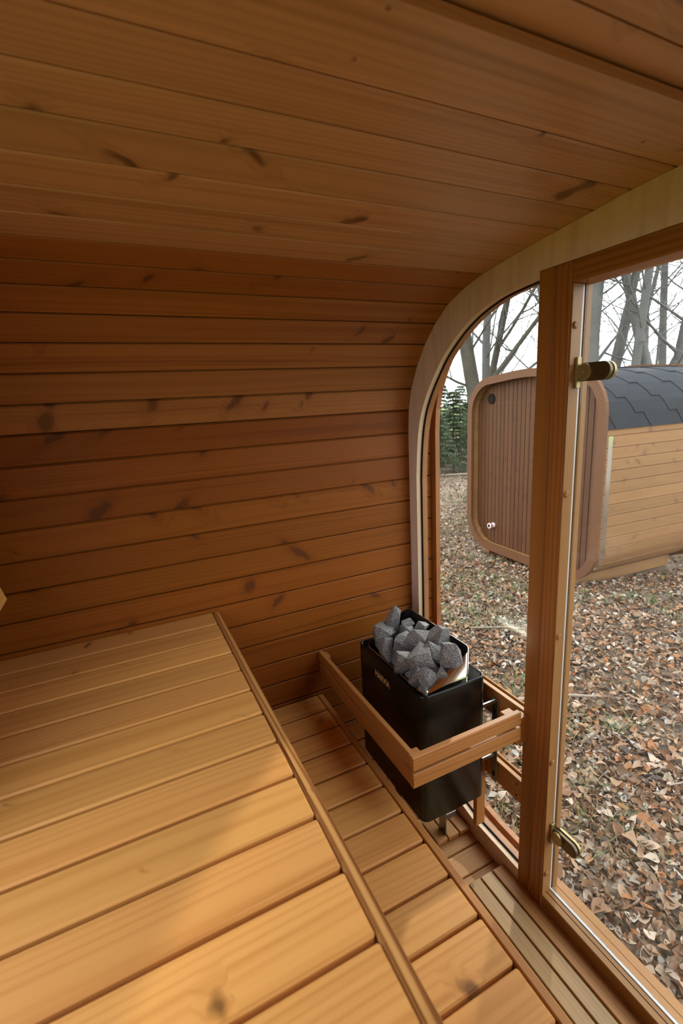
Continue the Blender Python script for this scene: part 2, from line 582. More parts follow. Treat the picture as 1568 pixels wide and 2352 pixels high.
wall_left = struct('wall_left', (0.3, 1.5, 0), 'brown tongue-and-groove plank wall with knots beside the benches')
wall_right = struct('wall_right', (0.3, -0.48, 0))
ceiling = struct('ceiling', (0.3, YC, 1.99), 'arched ceiling of long brown planks')
floor = struct('floor', (0.3, YC, 0), 'plank floor of the sauna under the heater')
OUT = miter(PROF, 0.038)
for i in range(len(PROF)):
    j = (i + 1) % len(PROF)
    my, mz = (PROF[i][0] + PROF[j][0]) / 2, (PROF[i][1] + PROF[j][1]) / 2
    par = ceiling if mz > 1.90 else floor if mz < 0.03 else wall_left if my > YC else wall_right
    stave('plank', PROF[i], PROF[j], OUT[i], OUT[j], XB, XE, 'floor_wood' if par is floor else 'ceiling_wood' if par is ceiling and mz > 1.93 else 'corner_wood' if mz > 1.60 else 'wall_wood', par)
# cover board along the ridge with its nails
cb = board('cover_board', XB, 0.99, 0.459, 0.562, 1.972, 1.9885, 'X', 'ceiling_wood', ceiling)
for y in (0.467, 0.540):
    for x in (0.297, -0.25, 0.80):
        v, f = disc((x, y, 1.9718), (0, 0, -1), 0.0032, 0.002, 10)
        mesh_obj('nail', v, f, 'steel', cb)
# back wall of upright boards, cut to the profile
wall_back = struct('wall_back', (-0.44, YC, 0))


def prof_z(y):
    zs = []
    for i in range(len(PROF)):
        a, b_ = PROF[i], PROF[(i + 1) % len(PROF)]
        if (a[0] - y) * (b_[0] - y) <= 0 and abs(a[0] - b_[0]) > 1e-6:
            zs.append(a[1] + (b_[1] - a[1]) * (y - a[0]) / (b_[0] - a[0]))
    return (min(zs), max(zs)) if zs else (0.4, 1.5)


WY0, WY1, WZ0, WZ1 = -0.42, 0.80, 0.99, 1.90      # rear window behind the upper bench
yb = -0.478
while yb < 1.49:
    y1 = min(yb + 0.0863, 1.498)
    z0, z1 = prof_z((yb + y1) / 2)
    if y1 < WY0 + 0.02 or yb > WY1 - 0.02: spans = [(z0 + 0.005, z1 - 0.005)]
    else: spans = [(z0 + 0.005, WZ0), (WZ1, z1 - 0.005)]
    for za, zb_ in spans:
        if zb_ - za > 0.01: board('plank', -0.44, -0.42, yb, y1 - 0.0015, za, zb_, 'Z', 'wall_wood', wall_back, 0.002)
    yb = y1
BACKL = [(y, z) for y, z in PROF]
v, f = ring_plate(BACKL, [(WY0, WZ0), (WY1, WZ0), (WY1, WZ1), (WY0, WZ1)], -0.45, -0.441)
recalc(mesh_obj('backing_panel', v, f, 'wall_wood', wall_back))
window_3 = struct('window_3', (-0.43, 0.19, WZ0), 'rear window in the back wall above the upper bench')
board('window_frame', -0.452, -0.412, WY0 - 0.03, WY1 + 0.03, WZ0 - 0.03, WZ0, 'Yv', 'wall_wood', window_3)
board('window_frame', -0.452, -0.412, WY0 - 0.03, WY1 + 0.03, WZ1, WZ1 + 0.03, 'Yv', 'wall_wood', window_3)
board('window_frame', -0.452, -0.412, WY0 - 0.03, WY0, WZ0, WZ1, 'Z', 'wall_wood', window_3)
board('window_frame', -0.452, -0.412, WY1, WY1 + 0.03, WZ0, WZ1, 'Z', 'wall_wood', window_3)
board('glass_pane', -0.436, -0.431, WY0 + 0.0005, WY1 - 0.0005, WZ0 + 0.0005, WZ1 - 0.0005, 'Y', 'window_glass', window_3, 0.0)

# ------------------------------------------------------------------ glazed front wall
wall_front = struct('wall_front', (1.0, YC, 0), 'glazed front wall with pale plywood surround')
arc = [(0.961, 1.873), (1.036, 1.864), (1.103, 1.846), (1.158, 1.824), (1.217, 1.790), (1.282, 1.740), (1.328, 1.690), (1.379, 1.622),
       (1.415, 1.555), (1.436, 1.478), (1.446, 1.398), (1.452, 1.316)]


def smooth_curve(pts, n=4):
    out = []
    for i in range(len(pts) - 1):
        p0, p1, p2, p3 = (Vector(pts[max(0, i - 1)]), Vector(pts[i]), Vector(pts[i + 1]), Vector(pts[min(len(pts) - 1, i + 2)]))
        for k_ in range(n):
            t = k_ / n
            q = 0.5 * ((2 * p1) + (-p0 + p2) * t + (2 * p0 - 5 * p1 + 4 * p2 - p3) * t * t + (-p0 + 3 * p1 - 3 * p2 + p3) * t ** 3)
            out.append((q.x, q.y))
    out.append(tuple(pts[-1]))
    return out


arcs = smooth_curve(arc, 3)
low = smooth_curve([(1.452, 0.62), (1.446, 0.52), (1.43, 0.42), (1.40, 0.32), (1.35, 0.22), (1.29, 0.14), (1.22, 0.095), (1.13, 0.073)], 3)
inner_half = [(0.907, 1.893), (0.907, 1.877)] + arcs + low + [(0.907, 0.073)]     # top to bottom on the +y side
inner_half_b = inner_half
INNER = [(2 * YC - y, z) for y, z in reversed(inner_half)]
INNER = list(reversed(inner_half)) + [(2 * YC - y, z) for y, z in inner_half]      # ccw
v, f = ring_plate(miter(PROF, -0.0006), INNER, 0.992, 1.010)
ply = mesh_obj('plywood_surround', v, f, 'plywood', wall_front)
recalc(ply)
ply.data.materials.append(MATS['ply_edge'])
for pl in ply.data.polygons:
    if abs(pl.normal.x) < 0.5: pl.material_index = 1
# glazing gasket and outer stop
g_in = miter(INNER, -0.004)
v, f = ring_plate(miter(INNER, 0.012), g_in, 1.0105, 1.013)
recalc(mesh_obj('gasket', v, f, 'rubber', wall_front))
v, f = ring_plate(miter(PROF, -0.0006), INNER, 1.0185, 1.040)
recalc(mesh_obj('outer_stop', v, f, 'rim_wood', wall_front))
# end rim of the shell outside
RIM_IN, RIM_OUT = miter(PROF, -0.029), miter(PROF, 0.062)
v, f = ring_plate(RIM_OUT, RIM_IN, 1.0942, 1.114)
recalc(mesh_obj('end_rim', v, f, 'rim_wood', wall_front))

for sgn, nm in ((1, 'window_1'), (-1, 'window_2')):
    Y = (lambda y: y) if sgn > 0 else (lambda y: 2 * YC - y)
    w = struct(nm, (1.015, Y(1.18), 0.07), 'clear fixed pane with rounded corners beside the heater' if sgn > 0 else None)
    lp = miter(INNER, 0.008)
    half_loop = [(y, z) for y, z in inner_half[1:]]
    loop = [(Y(y), z) for y, z in ([(0.880, 1.880)] + [(y + 0.006, z + (0.004 if z > 1.3 else -0.004)) for y, z in half_loop[1:-1]] + [(0.880, 0.066)])]
    if sgn > 0: loop = list(reversed(loop))
    v, f = ring_plate(loop, None, 1.0135, 1.0180)
    recalc(mesh_obj('glass_pane', v, f, 'window_glass', w))
    board('post', 0.9900, 1.060, min(Y(0.861), Y(0.907)), max(Y(0.861), Y(0.907)), 0.031, 1.8925, 'Z', 'frame_wood', wall_front, 0.0025)

# door frame and glass door
door = struct('door_1', (1.03, YC, 0.03), 'frameless glass door in a brown wooden frame')
Y2 = lambda y: 2 * YC - y
for yy0, yy1, s_ in ((0.8135, 0.8605, 1), (Y2(0.8605), Y2(0.8135), -1)):
    j_in = board('jamb', 0.9905, 1.0265, yy0, yy1, 0.028, 1.8920, 'Z', 'frame_wood' if s_ < 0 else 'frame_wood', door, 0.002)
    board('jamb_lining', 0.9935, 1.0265, (yy0 - 0.0035) if s_ > 0 else yy1, yy0 if s_ > 0 else (yy1 + 0.0035), 0.078, 1.844, 'Z', 'jamb_wood', j_in, 0.0008)
    board('jamb_stop', 1.0400, 1.0600, yy0 - 0.0035 if s_ > 0 else yy0, yy1 if s_ > 0 else yy1 + 0.0035, 0.028, 1.8920, 'Z', 'jamb_wood', door, 0.002)
    ya = yy0 if s_ > 0 else yy1
    board('lit_gap_seal', 1.0285, 1.0355, min(ya - 0.001 * s_, ya + 0.02 * s_), max(ya - 0.001 * s_, ya + 0.02 * s_), 0.078, 1.844, 'Z', 'lit_gap_seal', door, 0.001)
    for z in (1.753, 1.350, 0.955, 0.555, 0.153):
        v, f = disc((1.0055, ya - 0.0055 * s_, z), (0, -s_, 0), 0.0085, 0.006, 16, 0.002)
        mesh_obj('plug', v, f, 'jamb_wood', j_in, smooth=False)
board('header', 0.9915, 1.060, Y2(0.8135), 0.8135, 1.8445, 1.8925, 'Yv', 'frame_wood', door, 0.002)
board('threshold', 0.9915, 1.0265, Y2(0.8135), 0.8135, 0.030, 0.0770, 'Yv', 'jamb_wood', door, 0.002)
board('threshold_outer', 1.0355, 1.0560, Y2(0.8135), 0.8135, 0.020, 0.0770, 'Yv', 'jamb_wood', door, 0.002)
board('threshold_drip', 1.0562, 1.0850, Y2(0.8135), 0.8135, 0.010, 0.0755, 'Yv', 'jamb_wood', door, 0.002)
board('lit_gap_seal', 1.0266, 1.0354, Y2(0.8135), 0.8135, 0.040, 0.0785, 'Yv', 'lit_gap_seal', door, 0.001)  # pale strip painted for the sky light showing in the gap under the door
me = box_mesh(0.006, 0.588, 1.757, 'door_glass', 0.0008)
dgl = link(bpy.data.objects.new('glass_pane', me), door, Matrix.Translation((1.031, YC, 0.9615)))
for z in (1.645, 0.300):
    h = board('hinge', 1.012, 1.0265, 0.8030, 0.8098, z - 0.036, z + 0.036, 'Z', 'brass', door, 0.001)
    # stadium clamp plate on the glass
    lp = []
    st = []
    for k_ in range(25):
        t = math.radians(90 + 180 * k_ / 24)
        st.append((0.790 - 0.021 * math.cos(t), z + 0.021 * math.sin(t)))
    for k_ in range(25):
        t = math.radians(-90 + 180 * k_ / 24)
        st.append((0.744 - 0.021 * math.cos(t), z + 0.021 * math.sin(t)))
    for xx, sh in ((1.0279, 0), (1.0195, 0), (1.0185, 0.0012)):
        cyv, czv = 0.767, z
        lp.append([(xx, y + (sh if y < cyv else -sh), zz + (sh if zz < czv else -sh)) for y, zz in st])
    v, f = loft(lp)
    o = recalc(mesh_obj('clamp_plate', v, f, 'brass_dark', h))
    v, f = disc((1.0150, 0.787, z), (-1, 0, 0), 0.0195, 0.0065, 32, 0.001)
    o = recalc(mesh_obj('hinge_disc', v, f, 'brass', h))
    v, f = disc((1.0114, 0.787, z), (-1, 0, 0), 0.0017, 0.0008, 12)
    mesh_obj('pin', v, f, 'copper_print', h)
    lp = [[(x_, y, zz) for y, zz in st] for x_ in (1.0341, 1.0415)]
    v, f = loft(lp)
    recalc(mesh_obj('outer_clamp', v, f, 'brass', h))

# bars between post and surround that carry the heater, and a stud under them
for z0, z1 in ((0.574, 0.668), (0.330, 0.412)):
    sb = board('support_bar', 0.9925, 1.0095, 0.9075, 1.448, z0, z1, 'Yv', 'rail_wood', wall_front, 0.002)
    board('support_bar', 1.0190, 1.0260, 0.9075, 1.448, z0, z1, 'Yv', 'rail_wood', wall_front, 0.002)
    for zz in (z0 + 0.02, z1 - 0.02):
        v, f = disc((0.9922, 0.925, zz), (-1, 0, 0), 0.003, 0.0012, 10)
        mesh_obj('screw', v, f, 'rubber', sb)
board('hanging_batten', 0.951, 0.9905, 1.062, 1.080, 0.120, 0.400, 'Z', 'rail_wood', wall_front, 0.002)

# ------------------------------------------------------------------ benches
ub = thing('upper_bench', 'wide upper bench of honey-coloured slats with a dark-grained front edge strip', 'bench', (-0.1, YC, 0.0))
for k in range(20):
    y1 = 1.4975 - 0.1 * k
    board('slat', -0.4195, 0.2035, y1 - 0.0925 if k < 19 else -0.478, y1, 0.926, 0.954, 'X', 'bench_wood', ub, 0.0035)
board('edge_strip', 0.2050, 0.2255, -0.478, 1.4985, 0.866, 0.9545, 'Yv', 'nosing_wood', ub, 0.0045)
for x in (-0.38, 0.17):
    board('bearer', x - 0.02, x + 0.02, -0.478, 1.498, 0.856, 0.9255, 'Yv', 'bench_wood', ub)
for y in (-0.35, 0.45, 1.30):
    board('leg', 0.150, 0.192, y, y + 0.045, 0.037 if y < 1 else 0.12, 0.8555, 'Z', 'bench_wood', ub)
lb = thing('lower_bench', 'lower step bench of slats below the upper bench, ending beside the heater', 'bench', (0.3, YC, 0.0))
for k in range(20):
    y1 = 1.4975 - 0.1 * k
    board('slat', 0.060, 0.5505, y1 - 0.0925 if k < 19 else -0.478, y1, 0.498, 0.526, 'X', 'bench_wood', lb, 0.0035)
board('edge_strip', 0.5520, 0.5725, -0.478, 1.4985, 0.450, 0.5263, 'Yv', 'rail_wood', lb, 0.003)
for x in (0.09, 0.53):
    board('bearer', x - 0.02, x + 0.02, -0.478, 1.496, 0.430, 0.4975, 'Yv', 'bench_wood', lb)
for y in (-0.30, 0.50, 1.05):
    board('leg', 0.508, 0.550, y, y + 0.045, 0.037 if y < 0.9 else 0.002, 0.4295, 'Z', 'bench_wood', lb)

# backrest on the back wall, only its corner reaches into view
br = thing('backrest', 'wooden backrest slats mounted on the back wall above the upper bench', 'backrest', (-0.4, YC, 1.1))
for z in (1.195,):
    o = board('slat', -0.032, 0.0, 1.05, 1.405, -0.04, 0.04, 'Yv', 'bench_wood', br, 0.003,
              Matrix.Translation((-0.322, 0, z)) @ Matrix.Rotation(math.radians(-14), 4, 'Y'))
for y in (1.10, 1.30):
    board('bracket', -0.4195, -0.378, y, y + 0.03, 1.14, 1.25, 'Z', 'bench_wood', br)

# duckboards
db = thing('duckboard', 'pale slatted duckboard on the floor along the glass door', 'duckboard', (0.8, 0.3, 0.0))
for k in range(7):
    x0 = 0.9425 - 0.0512 * k
    if k == 0: board('slat', x0, 0.9905, -0.40, 0.9715, 0.010, 0.030, 'Y', 'floor_wood', db, 0.002)
    else: board('slat', x0, x0 + 0.0455, -0.40, 0.9715, 0.010, 0.030, 'Y', 'duck_wood', db, 0.002)
for y in (-0.30, 0.30, 0.88):
    board('crosspiece', 0.64, 0.985, y, y + 0.03, 0.0005, 0.0098, 'X', 'duck_wood', db, 0.001)
db2 = thing('duckboard', 'short duckboard on the floor underneath the black heater', 'duckboard', (0.8, 1.2, 0.0))
for k in range(7):
    x0 = 0.9425 - 0.0512 * k
    board('slat', x0, x0 + 0.0455, 1.138, 1.245, 0.012, 0.030, 'Y', 'floor_wood', db2, 0.002)
board('crosspiece', 0.64, 0.985, 1.150, 1.165, 0.0005, 0.0118, 'X', 'floor_wood', db2, 0.001)

# ------------------------------------------------------------------ heater guard rail
gr = thing('heater_guard', 'two-slat wooden guard rail framing the black heater', 'guard rail', (0.62, 0.95, 0.6))
for z0, z1 in ((0.6630, 0.7045), (0.6110, 0.6545)):
    board('rail', 0.5690, 0.5850, 0.8885, 1.4985, z0, z1, 'Yv', 'rail_wood', gr, 0.002)
    board('rail', 0.5675, 0.9450, 0.8710, 0.8880, z0, z1, 'Xv', 'rail_wood', gr, 0.002)
board('cleat', 0.5853, 0.6120, 0.8885, 0.9200, 0.613, 0.690, 'Z', 'rail_wood', gr, 0.002)
board('cleat', 0.5853, 0.6020, 1.4600, 1.4980, 0.613, 0.695, 'Z', 'rail_wood', gr, 0.002)
c_ = board('cleat', 0.9080, 0.9450, 0.8885, 0.9200, 0.613, 0.690, 'Z', 'rail_wood', gr, 0.002)
board('cleat', 0.9453, 0.9920, 0.8885, 0.9180, 0.577, 0.664, 'Z', 'rail_wood', gr, 0.002)
v, f = disc((0.6022, 1.478, 0.682), (1, 0, 0), 0.003, 0.002, 10)
mesh_obj('screw', v, f, 'zinc', gr)

# ------------------------------------------------------------------ heater
HX0, HX1, HY0, HY1, HZ0, HZ1 = 0.673, 0.912, 0.980, 1.372, 0.345, 0.776
ht = thing('heater', 'black box-shaped electric sauna heater with an open steel stone tray', 'heater', ((HX0 + HX1) / 2, (HY0 + HY1) / 2, HZ0))


def rl(x0, x1, y0, y1, r, z): return [(x, y, z) for x, y in rrect(x0, x1, y0, y1, r, 6)]


loops = [rl(HX0, HX1, HY0, HY1, 0.024, HZ0)]
loops += [rl(HX0, HX1, HY0, HY1, 0.024, HZ1 - 0.006)]
loops += [rl(HX0 + 0.0012, HX1 - 0.0012, HY0 + 0.0012, HY1 - 0.0012, 0.023, HZ1 - 0.0012)]
loops += [rl(HX0 + 0.004, HX1 - 0.004, HY0 + 0.004, HY1 - 0.004, 0.021, HZ1)]
loops += [rl(HX0 + 0.0065, HX1 - 0.0065, HY0 + 0.0065, HY1 - 0.0065, 0.019, HZ1 - 0.002)]
loops += [rl(HX0 + 0.007, HX1 - 0.007, HY0 + 0.007, HY1 - 0.007, 0.018, HZ1 - 0.07)]
v, f = loft(loops, True, True)
body = recalc(mesh_obj('body', v, f, 'black_steel', ht))
body.data.polygons.foreach_set('use_smooth', [len(p.vertices) == 4 for p in body.data.polygons])
# slanted stone tray: tube with an inclined rim
TX0, TX1, TY0, TY1 = 0.694, 0.872, 1.000, 1.350


def tray_z(x): return 0.768 + (x - TX0) / (TX1 - TX0) * 0.100


lo_out = rrect(TX0, TX1, TY0, TY1, 0.026, 6)
lo_in = rrect(TX0 + 0.002, TX1 - 0.002, TY0 + 0.002, TY1 - 0.002, 0.024, 6)
v, f = loft([[(x, y, 0.712) for x, y in lo_out], [(x, y, tray_z(x)) for x, y in lo_out], [(x, y, tray_z(x) + 0.0004) for x, y in lo_in]], False, False)
tr = recalc(mesh_obj('stone_tray', v, f, 'steel', ht))
tr.data.polygons.foreach_set('use_smooth', [True] * len(tr.data.polygons))
v, f = loft([[(x, y, tray_z(x)) for x, y in lo_in], [(x, y, 0.716) for x, y in lo_in]], False, True)
o = recalc(mesh_obj('tray_lining', v, f, 'black_inner', tr))
# maker's lettering on the front
cu = bpy.data.curves.new('lettering', 'FONT')
cu.body = 'HARVIA'
cu.size = 0.026
cu.extrude = 0.0004
cu.space_character = 1.02
cu.offset = 0.0006
tmp = bpy.data.objects.new('lettering_tmp', cu)
COL.objects.link(tmp)
bpy.context.view_layer.update()
me = bpy.data.meshes.new_from_object(tmp.evaluated_get(bpy.context.evaluated_depsgraph_get()))
bpy.data.objects.remove(tmp)
me.materials.clear()
me.materials.append(MATS['copper_print'])
wid = max(v_.co.x for v_ in me.vertices)
lm = Matrix(((0, 0, -1, HX0 - 0.0006), (-1, 0, 0, 1.250), (0, 1, 0, 0.708), (0, 0, 0, 1)))
link(bpy.data.objects.new('lettering', me), ht, lm @ Matrix.Diagonal((0.094 / wid, 1.15, 1, 1)))
# wall bracket of perforated steel and its arms
brk = board('bracket', 0.983, 0.985, 1.004, 1.030, 0.335, 0.646, 'Z', 'zinc', ht, 0.0006)
for z in (0.600, 0.470, 0.365):
    st = rrect(-0.004, 0.004, -0.011, 0.011, 0.0039, 5)
    v, f = loft([[(0.9829, 1.017 + a, z + b_) for a, b_ in st], [(0.9824, 1.017 + a, z + b_) for a, b_ in st]])
    recalc(mesh_obj('slot', v, f, 'rubber', brk))
for z in (0.640, 0.440):
    board('bracket_arm', 0.9125, 0.983, 1.014, 1.020, z - 0.006, z + 0.006, 'X', 'zinc', brk, 0.0004)
    board('bracket_bolt', 0.985, 0.9924, 1.013, 1.021, z - 0.004, z + 0.004, 'X', 'zinc', brk, 0.001)
for x in (0.70, 0.885):
    board('foot', x, x + 0.004, 1.150, 1.190, 0.0305, HZ0 - 0.0005, 'Z', 'zinc', ht, 0.0005)
# steel angle low under the heater
an = board('angle_strip', 0.8895, 0.9565, 1.1800, 1.1820, 0.058, 0.082, 'X', 'zinc', ht, 0.0005)

# stones, one by one: position, size (y-extent, height), label
STONES = [
    (0.791, 1.315, 0.845, 0.062, 0.084, 'tall pointed pale grey stone rising highest at the back left of the heap'),
    (0.738, 1.300, 0.812, 0.080, 0.070, 'big dark stone at the left end of the heater tray'),
    (0.820, 1.268, 0.845, 0.042, 0.036, 'small pale stone directly behind the tall pointed stone'),
    (0.838, 1.213, 0.848, 0.045, 0.046, 'small pointed stone against the back wall of the tray'),
    (0.800, 1.240, 0.836, 0.045, 0.034, 'small stone tucked beside the tall pointed stone'),
    (0.803, 1.180, 0.838, 0.084, 0.048, 'broad flat stone in the second row at the middle back'),
    (0.838, 1.120, 0.858, 0.090, 0.064, 'light speckled slab leaning on the back right rim of the tray'),
    (0.716, 1.232, 0.800, 0.060, 0.066, 'upright mid-grey stone at the front left of the tray'),
    (0.757, 1.180, 0.822, 0.092, 0.062, 'stone with a bright flat top in the centre of the heap'),
    (0.799, 1.085, 0.840, 0.082, 0.060, 'ridged grey stone right of the centre of the heap'),
    (0.810, 1.025, 0.842, 0.066, 0.074, 'rounded stone at the right-hand corner of the tray'),
    (0.748, 1.088, 0.818, 0.112, 0.072, 'largest stone, a long block in the front middle of the heap'),
    (0.714, 1.140, 0.790, 0.058, 0.084, 'tall stone hanging over the front edge above the lettering'),
    (0.710, 1.055, 0.788, 0.050, 0.064, 'left one of the two stones at the front corner of the tray'),
    (0.725, 1.022, 0.797, 0.056, 0.064, 'brightest stone, at the front corner nearest the camera'),
    (0.752, 1.045, 0.806, 0.044, 0.034, 'small stone wedged under the long block'),
    (0.770, 1.017, 0.808, 0.046, 0.038, 'small dark stone against the right side of the tray'),
    (0.712, 1.016, 0.772, 0.036, 0.026, 'smallest stone, at the very tip of the front corner'),
]
for k, (x, y, z, w_, h_, lab) in enumerate(STONES):
    rnd = random.Random(100 + k)
    bm = bmesh.new()
    for _ in range(13):
        d = Vector((rnd.gauss(0, 1), rnd.gauss(0, 1), rnd.gauss(0, 1))).normalized()
        q = rnd.uniform(0.86, 1.06)
        bm.verts.new(Vector((d.x * min(w_, 0.08) * 0.62, d.y * w_ * 0.70, d.z * h_ * 0.70)) * q)
    bmesh.ops.convex_hull(bm, input=bm.verts[:])
    bmesh.ops.delete(bm, geom=[v_ for v_ in bm.verts if not v_.link_faces], context='VERTS')
    bmesh.ops.bevel(bm, geom=bm.edges[:], offset=0.0012, segments=1, affect='EDGES')
    rm = Matrix.Rotation(rnd.uniform(-0.6, 0.6), 4, 'X') @ Matrix.Rotation(rnd.uniform(-0.5, 0.5), 4, 'Z')
    o = bm_obj('heater_stone', bm, 'granite', None, Matrix.Translation((x, y, z)) @ rm)
    tag(o, lab, 'stone', 'grey stones heaped on the heater')
for k in range(14):   # stones lower in the tray that the heap rests on
    rnd = random.Random(300 + k)
    bm = bmesh.new()
    for _ in range(12):
        d = Vector((rnd.gauss(0, 1), rnd.gauss(0, 1), rnd.gauss(0, 1))).normalized()
        bm.verts.new(d * 0.034)
    bmesh.ops.convex_hull(bm, input=bm.verts[:])
    bmesh.ops.delete(bm, geom=[v_ for v_ in bm.verts if not v_.link_faces], context='VERTS')
    cx, cy = 0.738 + (k % 2) * 0.082, 1.045 + (k // 2) * 0.044
    o = bm_obj('heater_stone', bm, 'granite', None, Matrix.Translation((cx, cy, 0.752 + (k % 2) * 0.038)))
    tag(o, 'grey stone half hidden deep in the heater tray', 'stone', 'stones under the top layer in the heater tray')

# ------------------------------------------------------------------ ground outside
GZ = -0.42
rs_ = np.random.RandomState(7)


def ground_z(x, y):
    return GZ + 0.03 * np.sin(x * 1.3 + 0.4) * np.cos(y * 1.1) + 0.015 * np.sin(x * 3.1 + y * 2.3)


nx, ny = 90, 100
gx = np.linspace(-3.0, 24.0, nx)
gy = np.linspace(-8.0, 22.0, ny)
GX, GY = np.meshgrid(gx, gy, indexing='ij')
GZZ = ground_z(GX, GY)
gv = np.stack([GX, GY, GZZ], -1).reshape(-1, 3)
gf = [(i * ny + j, (i + 1) * ny + j, (i + 1) * ny + j + 1, i * ny + j + 1) for i in range(nx - 1) for j in range(ny - 1)]
gr_o = mesh_obj('ground', gv.tolist(), gf, 'soil', None, None, True)
gr_o['kind'] = 'structure'
gr_o['label'] = 'leaf-strewn forest ground around the saunas'
mv = [(-60, -60, GZ - 0.12), (120, -60, GZ - 0.12), (120, 120, GZ - 0.12), (-60, 120, GZ - 0.12)]
o = mesh_obj('meadow', mv, [(0, 1, 2, 3)], 'meadow')
o['kind'] = 'structure'
o['label'] = 'bright green meadow beyond the trees'

PALN = np.array(PAL + [(0.25, 0.20, 0.15), (0.15, 0.10, 0.06), (0.40, 0.36, 0.31), (0.11, 0.07, 0.04), (0.07, 0.045, 0.03), (0.20, 0.10, 0.045)])


def leaf_base(seed):
    """a curled leaf: midrib along x, 2 x 4 cells"""
    r_ = np.random.RandomState(seed)
    xs = np.linspace(-0.5, 0.5, 5)
    wd = np.array([0.05, 0.24, 0.31, 0.20, 0.02]) * r_.uniform(0.55, 1.25) * r_.uniform(0.8, 1.2, 5)
    curl, fold, tw = r_.uniform(-0.6, 1.2), r_.uniform(0.05, 1.0), r_.uniform(-1.2, 1.2)
    vs = []
    for x_, w_ in zip(xs, wd):
        zc = curl * (x_ * x_) * 1.2
        for s_ in (-1, 0, 1):
            vs.append((x_, s_ * w_, zc + abs(s_) * w_ * fold + s_ * w_ * tw * x_))
    fs = []
    for a in range(4):
        for c2 in range(2):
            i0 = a * 3 + c2
            fs.append((i0, i0 + 1, i0 + 4, i0 + 3))
    return np.array(vs), np.array(fs)


BASES = [leaf_base(s_) for s_ in range(14)]


def inside_any(x, y):
    own = (x < 1.16) & (y > -0.6) & (y < 1.62)
    cx, cy = x - 4.07, y - 2.90
    a = math.radians(-4.5)
    u = cx * math.cos(a) + cy * math.sin(a)
    w_ = -cx * math.sin(a) + cy * math.cos(a)
    other = (u > 0.12) & (u < 1.65) & (w_ > 0.25) & (w_ < 1.85)
    return own | other


def rot_mats(n, tilt, rng):
    az = rng.uniform(0, 2 * np.pi, n)
    tx, ty = rng.normal(0, tilt, n), rng.normal(0, tilt, n)
    ca, sa = np.cos(az), np.sin(az)
    Rz = np.zeros((n, 3, 3))
    Rz[:, 0, 0], Rz[:, 0, 1], Rz[:, 1, 0], Rz[:, 1, 1], Rz[:, 2, 2] = ca, -sa, sa, ca, 1
    Rx = np.zeros((n, 3, 3))
    Rx[:, 0, 0], Rx[:, 1, 1], Rx[:, 1, 2], Rx[:, 2, 1], Rx[:, 2, 2] = 1, np.cos(tx), -np.sin(tx), np.sin(tx), np.cos(tx)
    Ry = np.zeros((n, 3, 3))
    Ry[:, 1, 1], Ry[:, 0, 0], Ry[:, 0, 2], Ry[:, 2, 0], Ry[:, 2, 2] = 1, np.cos(ty), np.sin(ty), -np.sin(ty), np.cos(ty)
    return Rx @ Ry @ Rz


def sample_ground(n, rng):
    """points on the ground, denser near the sauna door"""
    pts = []
    while sum(len(p) for p in pts) < n:
        a = rng.uniform(math.radians(-8), math.radians(62), 40000)
        r_ = 1.2 * np.exp(rng.uniform(0, math.log(14.0 / 1.2), 40000) ** 1.0)
        x, y = r_ * np.cos(a), r_ * np.sin(a) * 1.0
        # log-radius sampling over-weights the nearest ring; thin it to an even carpet up to 4 m
        keep = rng.uniform(0, 1, 40000) < np.minimum(1.0, (r_ / 4.2) ** 2)
        keep &= ~inside_any(x, y) & (x > 1.0)
        pts.append(np.stack([x[keep], y[keep]], -1))
    return np.concatenate(pts)[:n]


def scatter(name, n, rng, mat, size, tilt, lift):
    P_ = sample_ground(n - 6000, rng)
    # the strip right below the glass front is covered just as densely
    near_ = np.stack([rng.uniform(1.17, 2.5, 6000), rng.uniform(0.1, 2.0, 6000)], -1)
    P_ = np.concatenate([P_, near_])
    Rm = rot_mats(n, tilt, rng)
    s_ = rng.uniform(size[0], size[1], n)
    col = PALN[rng.randint(0, len(PALN), n)] * rng.uniform(0.7, 1.2, (n, 1))
    allv, allf, allc = [], [], []
    base = 0
    which = rng.randint(0, len(BASES), n)
    for k_, (bv, bf) in enumerate(BASES):
        idx = np.where(which == k_)[0]
        if len(idx) == 0: continue
        vv = np.einsum('nij,vj->nvi', Rm[idx], bv) * s_[idx, None, None]
        vv[..., 0] += P_[idx, 0, None]
        vv[..., 1] += P_[idx, 1, None]
        vv[..., 2] += (ground_z(P_[idx, 0], P_[idx, 1]) + rng.uniform(lift[0], lift[1], len(idx)))[:, None]
        ff = bf[None] + (np.arange(len(idx)) * len(bv))[:, None, None] + base
        base += vv.shape[0] * vv.shape[1]
        allv.append(vv.reshape(-1, 3))
        allf.append(ff.reshape(-1, 4))
        allc.append(np.repeat(col[idx], len(bv), 0))
    V_, F_, C_ = np.concatenate(allv), np.concatenate(allf), np.concatenate(allc)
    return raw_mesh(name, V_, F_, mat, C_)


